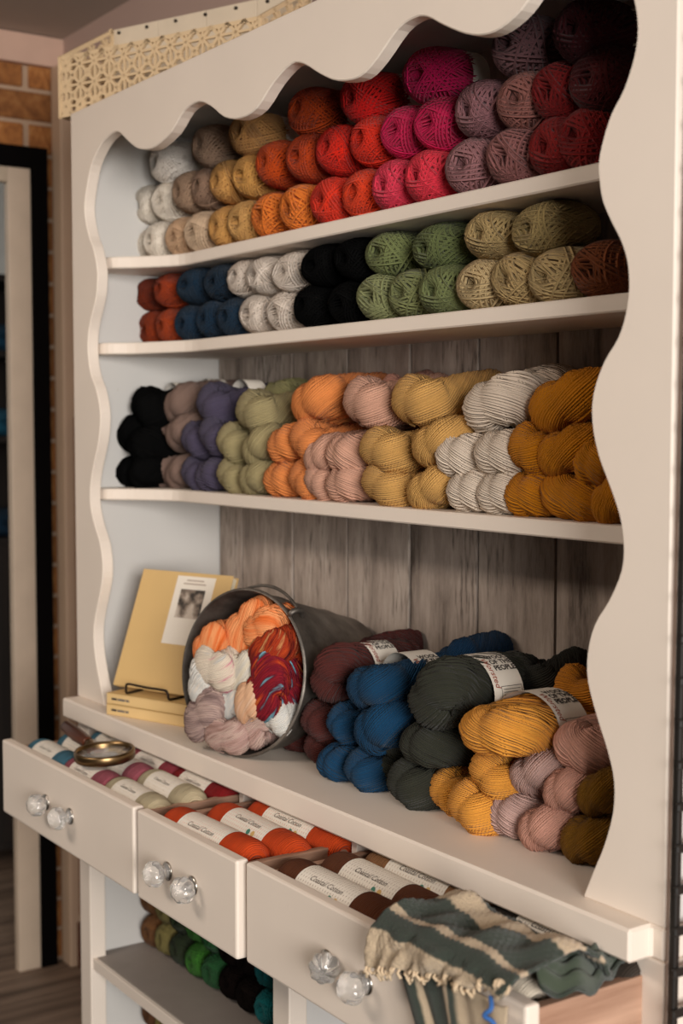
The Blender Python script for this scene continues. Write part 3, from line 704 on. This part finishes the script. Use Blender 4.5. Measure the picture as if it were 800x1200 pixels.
# ears and wire bail
for s in (1, -1):
    a = math.radians(48)+(PI if s < 0 else 0)
    ex, ey = math.cos(a), math.sin(a)
    P = [(ex*(RT+.002), ey*(RT+.002), -.03), (ex*(RT+.010), ey*(RT+.010), -.022), (ex*(RT+.012), ey*(RT+.012), -.010), (ex*(RT+.006), ey*(RT+.006), -.002), (ex*(RT+.001), ey*(RT+.001), -.004)]
    tube_obj('ear', catmull(P, 4), .0045, ZINC, bucket, 8)
P = []
for t_ in np.linspace(0, PI, 28):
    a = math.radians(48)+t_; P.append(((RT+.008)*math.cos(a), (RT+.008)*math.sin(a), -.018-.03*math.sin(t_)))
tube_obj('bail', P, .0024, ZINC, bucket, 8)
VM = {'flame orange': vari_mat('yarn_flame', ['#e06a2c', '#ee8a52', '#f2a36b', '#e8743a']),
      'ember red': vari_mat('yarn_ember', ['#4d1518', '#8a2a1a', '#b8451f', '#9a2f1c', '#d9a56a'], 9),
      'wine red and blue': vari_mat('yarn_wine', ['#74aabb', '#5a1424', '#8a1c26', '#6d1626', '#a8331c', '#cf7a3a'], 8),
      'pale pastel': vari_mat('yarn_pastel', ['#c3c0bb', '#d9cbb8', '#e0d2be', '#d8c6b4', '#c9748c'], 9),
      'pale cream': vari_mat('yarn_creamy', ['#d9cdb4', '#e6dcc6', '#cfc9bd', '#e2d3b0']),
      'pale blue grey': vari_mat('yarn_icy', ['#b9bdbc', '#dcd6cc', '#cfcfca', '#e4d9cb'], 9),
      'mauve taupe': vari_mat('yarn_mauve', ['#76625e', '#97807a', '#b39a90', '#6b5553'], 9),
      'rosy taupe': vari_mat('yarn_rosy', ['#97776c', '#b4938a', '#c2a79b', '#8f6f66'], 9),
      'peach': vari_mat('yarn_peach', ['#e3a77f', '#edc09a', '#e0b08c', '#f0cdb0'])}
BH = [(243,757,'flame orange',.075,.05,'at the rim'),(284,739,'flame orange',.095,.068,'largest'),(311,722,'flame orange',.07,.05,'at the top'),(317,763,'ember red',.08,.055,''),(323,803,'wine red and blue',.10,.07,''),
      (234,801,'pale blue grey',.065,.055,'at the rim'),(254,783,'pale pastel',.085,.06,''),(281,789,'pale cream',.062,.062,''),(266,823,'pale blue grey',.062,.05,'in the middle'),(296,820,'peach',.06,.062,''),
      (237,838,'mauve taupe',.082,.064,''),(263,862,'rosy taupe',.085,.05,'at the bottom'),(297,851,'rosy taupe',.08,.058,'in the middle'),(328,845,'pale blue grey',.055,.055,'beside the wine red one')]
rzb = math.atan2(bn[0], -bn[1])
for px, py, nm, wd, ht, nt in BH:
    out = .004+.022*max(0, min(1, ((300-px)/70+(py-770)/90)*.6))      # lower ones spill out of the mouth
    q = on_plane(BC+bn*out, bn, px, py); d = q-(BC+bn*out); rad_ = np.linalg.norm(d); lim = RT-.026 if px < 285 else RT-.006-.5*wd
    if rad_ > lim: q = BC+bn*out+d*(lim/rad_)
    q = q+bn*(.014 if nm == 'wine red and blue' else random.choice((-.008, 0, .008)))
    hank_at(q, '#888888', f'{nm} hank inside the bucket'+(', '+nt if nt else ''), 'hanks in the bucket', wd, ht, .42, rz=rzb, roll=random.uniform(-.5, .5), mat=VM[nm], kind=random.choice((0, 2, 3)))

# ================================================================== BOOKS
YEL = simple('yellow_cover', '#d0ad72', .55, var=.05); YEL2 = simple('yellow_spine', '#d9b880', .6, var=.05)
PAGES = simple('page_edges', '#e2d6bb', .9, var=.06)
def book(loc, rz, w_, d_, t_, label, tilt_=0, lay=True):
    b = tag(empty('book', loc, rz), label, 'book', 'yellow books on the counter')
    if lay:   # spine towards -Y
        box('cover', 0, w_, 0, .003, 0, t_, YEL2, b, .001); box('cover', 0, w_, 0, d_, 0, .0022, YEL, b, .0008); box('cover', 0, w_, 0, d_, t_-.0022, t_, YEL, b, .0008)
        box('pages', .003, w_-.003, .003, d_-.003, .0022, t_-.0022, PAGES, b, 0)
        for k, (x0, ln) in enumerate(((.012, .012), (.026, .017), (.045, .007))): box('spine_lettering', x0, x0+ln, -.0005, .0, t_*.40, t_*.60, INK_L if k else INK, b, 0)
    return b
bk_rz = math.radians(20)
c0 = np.array((.176, -.024, ZC))
book(tuple(c0), bk_rz, .215, .15, .018, 'yellow book lying flat on the counter, under another')
book(tuple(c0+np.array((-.001, .001, .018))), bk_rz+.01, .212, .148, .0185, 'yellow book lying flat on top of another under the stand')
bk = tag(empty('book', (.149, .002, ZC+.043)), 'yellow book with white title panel standing tilted on a wire stand', 'book', 'yellow books on the counter')
bk.rotation_euler = (-math.radians(22), 0, bk_rz)     # local x right, z up, y back
BW, BHt = .203, .208
box('cover', 0, BW, 0, .0022, 0, BHt, YEL, bk, .0008); box('cover', 0, BW, .014, .0162, 0, BHt, YEL, bk, .0008); box('spine', -.0015, .0012, 0, .0162, 0, BHt, YEL, bk, .0006)
box('pages', .001, BW-.003, .0022, .014, .003, BHt-.003, PAGES, bk, 0)
box('title_panel', .083, .168, -.0008, .0, .082, .201, simple('white_panel', '#e9e0d2', .6, var=.03), bk, 0)
pt = NT('photo_print'); tc = pt.n('ShaderNodeTexCoord'); nz = pt.n('ShaderNodeTexNoise', Scale=42, Detail=3); pt.l(tc.outputs['Object'], nz.inputs['Vector'])
pt.l(pt.ramp(nz.outputs['Fac'], [(.38, lin('#2e2621')), (.5, lin('#8a7a6c')), (.62, lin('#cbbdae'))]), pt.b.inputs['Base Color']); pt.b.inputs['Roughness'].default_value = .5
box('cover_photo', .098, .152, -.0014, -.0008, .128, .178, pt.m, bk, 0)
for k in range(2): box('title_line', .100+.006*k, .150-.006*k, -.0012, -.0008, .1865+k*.006, .189+k*.006, bpy.data.materials.get('faint_ink') or simple('faint_ink', '#b7a596', .8), bk, 0)
st = tag(empty('wire_book_stand', (.149, .002, ZC+.0365), bk_rz), 'dark wire stand holding up the tilted yellow book', 'book stand')
IRON = simple('dark_iron', '#2a211b', .45, .6, var=.1)
tube_obj('front_lip', catmull([(.055, .02, .0022), (.055, -.018, .0022), (.056, -.026, .004), (.058, -.028, .016), (.066, -.028, .019), (.10, -.028, .0175), (.14, -.028, .0175), (.150, -.028, .015), (.152, -.026, .004), (.152, -.018, .0022), (.152, .02, .0022)], 5), .0021, IRON, st)
for x in (.055, .152): tube_obj('arm', catmull([(x, .018, .0022), (x, .03, .0022), (x, .055, .06), (x, .085, .13)], 4), .0021, IRON, st)
tube_obj('rear_strut', catmull([(.055, .085, .13), (.10, .089, .134), (.152, .085, .13)], 4), .0021, IRON, st)
tube_obj('rear_foot', catmull([(.10, .0885, .134), (.10, .105, .07), (.10, .118, .0022)], 4), .0021, IRON, st)

# ================================================================== MAGNIFYING GLASS
mg = tag(empty('magnifying_glass', (.335, -.100, .789)), 'round magnifying glass with brown ribbed handle lying on drawer skeins', 'magnifying glass')
mg.rotation_euler = (.06, .03, math.radians(-3))
BRASS = simple('bronze', '#7d6647', .32, 1.0, var=.15)
v, f, u = lathe([(.043, -.007), (.046, -.0075), (.0475, -.005), (.0475, .005), (.046, .0075), (.043, .007), (.0425, 0), (.043, -.007)], 48); link('rim', mesh_from('rim', v, f, u), BRASS, mg)
v, f, u = lathe([(0, -.003), (.022, -.0024), (.0425, -.001), (.0425, .001), (.022, .0024), (0, .003)], 40); link('lens', mesh_from('lens', v, f, u), GLASS, mg)
tube_obj('ferrule', [(-.047, 0, 0), (-.052, 0, 0), (-.06, 0, .001), (-.072, 0, .001)], np.array([.004, .005, .0065, .0075]), BRASS, mg, 16)
hp = np.array([(-.070-.0045*i, 0, .001+.0002*i) for i in range(24)]); hr = np.array([.0085+.0022*math.sin(i/23*PI)+(.0007 if i % 2 else -.0004) for i in range(24)])
hd = tube_obj('handle', hp, hr, wood('dark_handle_wood', '#2c130a', '#5d2f1b', 0, .3), mg, 20)

# ================================================================== LOWER CABINET YARN
GL = 'yarn balls in the lower cabinet'
LC = [(.055,'#7a5230','brown'),(.113,'#8f8350','olive tan'),(.171,'#2f3a22','dark olive'),(.229,'#3f7a2c','leaf green'),(.288,'#2c6236','pine green'),(.347,'#1b1412','black brown'),(.406,'#1d1715','black brown'),(.465,'#1d7d80','teal'),(.524,'#1a5f70','dark teal'),(.583,'#1a2c50','navy'),(.640,'#1c1a22','near black')]
rown = ('on the grey lower shelf', 'in second layer above the grey shelf', 'in third layer above the grey shelf', 'in fourth layer above the grey shelf')
def low_ball(x, y, z, hx, label):
    o = link('yarn_ball', random.choice(balls), None); o.location = (x, y, z); o.scale = (.80, 1.1, .92)
    o.rotation_euler = (random.uniform(-.06, .06), random.choice((0, PI))+random.uniform(-.2, .2), random.uniform(-.06, .06)); with_mat(o, ymat(hx)); tag(o, label, 'yarn ball', GL)
nts = run_notes([c[2] for c in LC])
for (x, hx, nm), nt in zip(LC, nts):
    for k in range(4):
        if k == 3 and x > .2: continue
        low_ball(x, .155, .3765+k*.0605, hx, f'{nm} ball {rown[k]}'+nt)
for x, hx, nm in ((.735,'#1b3f9c','royal blue'),(.794,'#1d1a20','black'),(.853,'#23304f','ink blue')):
    for k in range(2): low_ball(x, .155, .3765+k*.0605, hx, f'{nm} yarn ball {rown[k]}, past the divider')
for x, hx, nm in ((.055,'#6d4526','brown'),(.113,'#8f7f45','mustard tan'),(.171,'#2f3a22','dark olive'),(.229,'#35552a','leaf green')):
    for k in range(4): low_ball(x, .155, .1015+k*.0605, hx, f'{nm} yarn ball under the grey shelf, '+('lowest', 'second lowest', 'third', 'topmost')[k]+' of its stack')

# ================================================================== LATTICE TRAY ON TOP
tr = tag(empty('lattice_tray', (-.042, -.004, TOP)), 'beige wooden tray with cut-out lattice sides on top of the hutch', 'tray')
ta = math.atan2(.166, .41); tr.rotation_euler = (0, 0, ta); TL, TD, TF, TBk = .45, .137, .106, .185
BEI = simple('beige_wood', '#cdb28c', .7, var=.08, scale=30)
def lattice(L, hfun, name, xf, parent):
    """flat lattice of bars with rosettes; xf maps (s, z, depth) to local coordinates"""
    V = []; Fc = []
    def quadbar(p, q, w_, t0=0, t1=.006):
        d = np.array(q)-np.array(p); ln = np.linalg.norm(d)
        if ln < 1e-6: return
        n_ = np.array((-d[1], d[0]))/ln*w_/2; c = [np.array(p)+n_, np.array(p)-n_, np.array(q)-n_, np.array(q)+n_]; o = len(V)
        for t in (t0, t1):
            for k in c: V.append(xf(k[0], k[1], t))
        for a in ((0, 1, 2, 3), (7, 6, 5, 4), (0, 4, 5, 1), (1, 5, 6, 2), (2, 6, 7, 3), (3, 7, 4, 0)): Fc.append(tuple(i+o for i in a))
    s_ = .0345; n = max(2, int(round(L/s_))); s_ = L/n
    quadbar((0, .004), (L, .004), .008); quadbar((.003, 0), (.003, hfun(0)), .008); quadbar((L-.003, 0), (L-.003, hfun(L)), .008)
    quadbar((0, hfun(0)-.003), (L, hfun(L)-.003), .007)
    for i in range(n):
        x0, x1, xm = i*s_, (i+1)*s_, (i+.5)*s_; H = min(hfun(x0), hfun(x1)); m = max(2, int(round(H/s_)))
        k = H/m
        for j in range(m):
            z0, z1, zm = j*k, (j+1)*k, (j+.5)*k
            quadbar((x0, z0), (x1, z1), .0052, 0, .0058); quadbar((x0, z1), (x1, z0), .0052, 0, .0056); quadbar((xm, z0), (xm, z1), .0042, .0003, .0054); quadbar((x0, zm), (x1, zm), .0042, .0003, .0052)
            # rosette ring
            for a in range(8):
                b0, b1 = a/8*2*PI, (a+1)/8*2*PI
                quadbar((x0+.0065*math.cos(b0), z0+.0065*math.sin(b0)) if i and j else (xm+.0105*math.cos(b0), zm+.0105*math.sin(b0)), (x0+.0065*math.cos(b1), z0+.0065*math.sin(b1)) if i and j else (xm+.0105*math.cos(b1), zm+.0105*math.sin(b1)), .004, .0005, .005)
    return link(name, mesh_from(name, V, Fc, smooth=False), BEI, parent)
lattice(TL, lambda s: TF, 'front_lattice', lambda s, z, t: (s, t, z), tr)
sd = lambda s: TF+(TBk-TF)*s/TD
lattice(TD, sd, 'side_lattice', lambda s, z, t: (t, s, z), tr); lattice(TD, sd, 'side_lattice', lambda s, z, t: (TL-t, s, z), tr)
for k in range(4): box('back_board', k*TL/4+.0006, (k+1)*TL/4-.0006, TD, TD+.006, 0, TBk, simple('pale_board', '#cdbda6', .75) if k == 0 else bpy.data.materials['pale_board'], tr, .001)
box('base', .006, TL-.006, .006, TD, 0, .006, BEI, tr, 0)
pin_me = None
for k in range(7):
    x = .02+k*(TL-.04)/6
    v, f, u = lathe([(0, 0), (.003, 0), (.003, .003), (0, .004)], 10); link('stud', mesh_from('stud', v, f, u), IRON, tr, (x, TD, TBk-.008), (PI/2, 0, 0))

# ================================================================== SHAWL
def shawl_mat(name, axis, stops, freq):
    t = NT(name); uv = t.n('ShaderNodeUVMap'); sx = t.n('ShaderNodeSeparateXYZ'); t.l(uv.outputs[0], sx.inputs[0])
    nz = t.n('ShaderNodeTexNoise', Scale=5, Detail=3); t.l(uv.outputs[0], nz.inputs['Vector'])
    m = t.n('ShaderNodeMath', _operation='MULTIPLY_ADD'); t.l(nz.outputs['Fac'], m.inputs[0]); m.inputs[1].default_value = .05; t.l(sx.outputs[axis], m.inputs[2])
    m2 = t.n('ShaderNodeMath', _operation='SUBTRACT'); t.l(m.outputs[0], m2.inputs[0]); m2.inputs[1].default_value = .025
    r = t.n('ShaderNodeValToRGB'); r.color_ramp.interpolation = 'LINEAR'; e = r.color_ramp.elements
    while len(e) < len(stops): e.new(.5)
    for el, (p, c) in zip(e, stops): el.position = p; el.color = lin(c)
    t.l(m2.outputs[0], r.inputs[0])
    fz = t.n('ShaderNodeTexNoise', Scale=130, Detail=3); t.l(uv.outputs[0], fz.inputs['Vector'])
    t.l(t.mix(fz.outputs['Fac'], scale3((.55, .55, .55), 1), (1, 1, 1, 1)), t.b.inputs['Base Color'])
    mx = t.mix(1.0, r.outputs[0], t.mix(fz.outputs['Fac'], (.62, .62, .62, 1), (1.15, 1.15, 1.15, 1)), 'MULTIPLY'); t.l(mx, t.b.inputs['Base Color'])
    t.b.inputs['Roughness'].default_value = .95; t.b.inputs['Sheen Weight'].default_value = .2
    t.bump(fz.outputs['Fac'], .8, .003); return t.m
GR, CR = '#2b362b', '#c2ad90'
def stripes(edges):
    out = []; 
    for p, c in edges: out += [(max(0, p-.012), prev) for prev in ([] if not out else [out[-1][1]])]+[(p+.012, c)]
    return out
fold_m = shawl_mat('shawl_fold', 1, [(0, GR), (.05, GR), (.06, CR), (.08, CR), (.09, GR), (.17, GR), (.18, CR), (.31, CR), (.325, GR), (.57, GR), (.58, CR), (.63, CR), (.64, GR), (.76, GR), (.775, CR), (1, CR)], 1)
tail_m = shawl_mat('shawl_tail', 0, [(0, GR), (.13, GR), (.15, CR), (.20, CR), (.22, GR), (.45, GR), (.47, CR), (.50, CR), (.51, GR), (.54, GR), (.57, CR), (1, CR)], 1)
tuck_m = shawl_mat('shawl_tucked', 1, [(0, GR), (.9, '#3f4b38'), (1, GR)], 1)
shawl = tag(empty('knitted_shawl', (1.27, -.16, .78)), 'dark green and cream striped knitted shawl draped over an open drawer', 'shawl')
def sheet(name, fn, nu, nv, mat, thick=.004):
    V = []; UV = []
    for i in range(nu):
        for j in range(nv):
            a, b = i/(nu-1), j/(nv-1); V.append(fn(a, b)); UV.append((a, b))
    V = np.array(V)-np.array((1.27, -.16, .78))
    Fc = [(i*nv+j, (i+1)*nv+j, (i+1)*nv+j+1, i*nv+j+1) for i in range(nu-1) for j in range(nv-1)]
    o = link(name, mesh_from(name, V, Fc, UV), mat, shawl)
    md = o.modifiers.new('thickness', 'SOLIDIFY'); md.thickness = thick; md.offset = 0
    return o
def fold_fn(a, b):
    d = .022*(1-a)-.026*a
    yb = -.062+.010*a
    pth = np.array([(yb, .772), (yb-.012, .792), (-.092, .808-.004*a), (-.122, .803), (-.150, .805-.004*a), (-.172, .800), (-.184, .788), (-.189+.010*a, .775-.45*d+.006*a), (-.190+.014*a, .770-d)])
    t = np.array([0, .07, .2, .36, .52, .66, .78, .88, 1.0])
    y = np.interp(b, t, pth[:, 0]); z = np.interp(b, t, pth[:, 1])
    x = 1.178+.203*a+.030*(1-b)*(1-a)**2-.012*(1-a)**3*math.sin(b*PI)
    wv = .0065*math.sin(7*a+6*b)+.004*math.sin(17*a-9*b+1)+.0025*math.sin(31*a+14*b)
    knit = .0011*math.sin(a*170)*math.sin(b*110)
    frill = max(0, b-.8)/.2*.006*math.sin(a*55)
    if b > .72: return (x, y-abs(wv)*.7-.001-knit-max(0, frill), z+wv*.3+frill*.6)
    return (x, y+knit, z+wv*math.sin(min(1, b/.72)*PI)+knit+.002)
sheet('folded_part', fold_fn, 100, 80, fold_m)
def tail_fn(a, b):
    z = .772-.16*b; x0 = 1.205+.06*min(1, b*1.6); x = x0+(1.376-x0)*a
    return (x, -.177-.005*(1+math.sin(15*a+2*b))*(.3+.7*b)-.002*math.sin(29*a-4*b), z+.003*math.sin(13*a))
sheet('hanging_end', tail_fn, 70, 60, tail_m)
def tuck_fn(a, b):
    x = 1.315+.055*b+.012*math.sin(5*a); y = -.130+.135*a
    z = .760+.040*math.sin(PI*(.12+.8*b))*(1-.55*a)+.004*math.sin(21*a+9*b)+.003*math.sin(33*b-7*a)
    return (x, y, min(z, .7785 if y > -.036 else .83))
sheet('tucked_end', tuck_fn, 60, 40, tuck_m)
fr = []
for i in range(70):
    a = i/69; p = np.array(fold_fn(a, 1.0))-np.array((1.27, -.16, .78)); l_ = random.uniform(.004, .010)
    fr.append(tube([p, p+np.array((random.uniform(-.003, .003), -.002, -l_*.5)), p+np.array((random.uniform(-.006, .006), -.001, -l_))], .0016, 5))
V, Fc, UV = join(fr); link('fringe', mesh_from('fringe', V, Fc, UV), simple('cream_wool', '#cdb697', .95), shawl)
bt = catmull([(1.366, -.190, .782), (1.374, -.196, .775), (1.368, -.199, .767), (1.377, -.194, .760), (1.377, -.190, .73), (1.379, -.188, .68)], 5)-np.array((1.27, -.16, .78))
o = tube_obj('tied_thread', bt, .0022, simple('blue_thread', '#2f5f9e', .8), shawl); o['label'] = 'bright blue tied thread'

# ================================================================== BLACK WIRE RACK
rk = tag(empty('wire_rack', (1.414, -.012, 0)), 'black wire grid rack standing against the side of the hutch', 'wire rack')
rk.rotation_euler = (math.radians(-.7), 0, 0)
for y in (0, .30): box('upright', -.004, .004, y-.004, y+.004, 0, 1.86, BLACK, rk, .002)
rung = box_mesh('rung', -.003, .003, -.008, .31, -.0042, .0042, .0015, 1); rung.materials.append(BLACK)
for k in range(42): link('rung', rung, None, rk, (.006, 0, .10+k*.040))

# ================================================================== YARN IN THE FAR ROOM
for i, (z, hx, nm) in enumerate(((1.56, '#20506e', 'blue'), (1.31, '#2a6a86', 'light blue'), (1.01, '#1b3a52', 'navy'))):
    for j in range(1):
        o = link('yarn_ball', balls[j], None); o.location = (-1.72, .50, z); o.scale = (2.4, 1.9, 1.15); o.rotation_euler = (0, 0, PI/2)
        with_mat(o, ymat(hx)); tag(o, f'{nm} yarn bundle on the dark shelf through the doorway', 'yarn ball', 'yarn seen through the doorway')
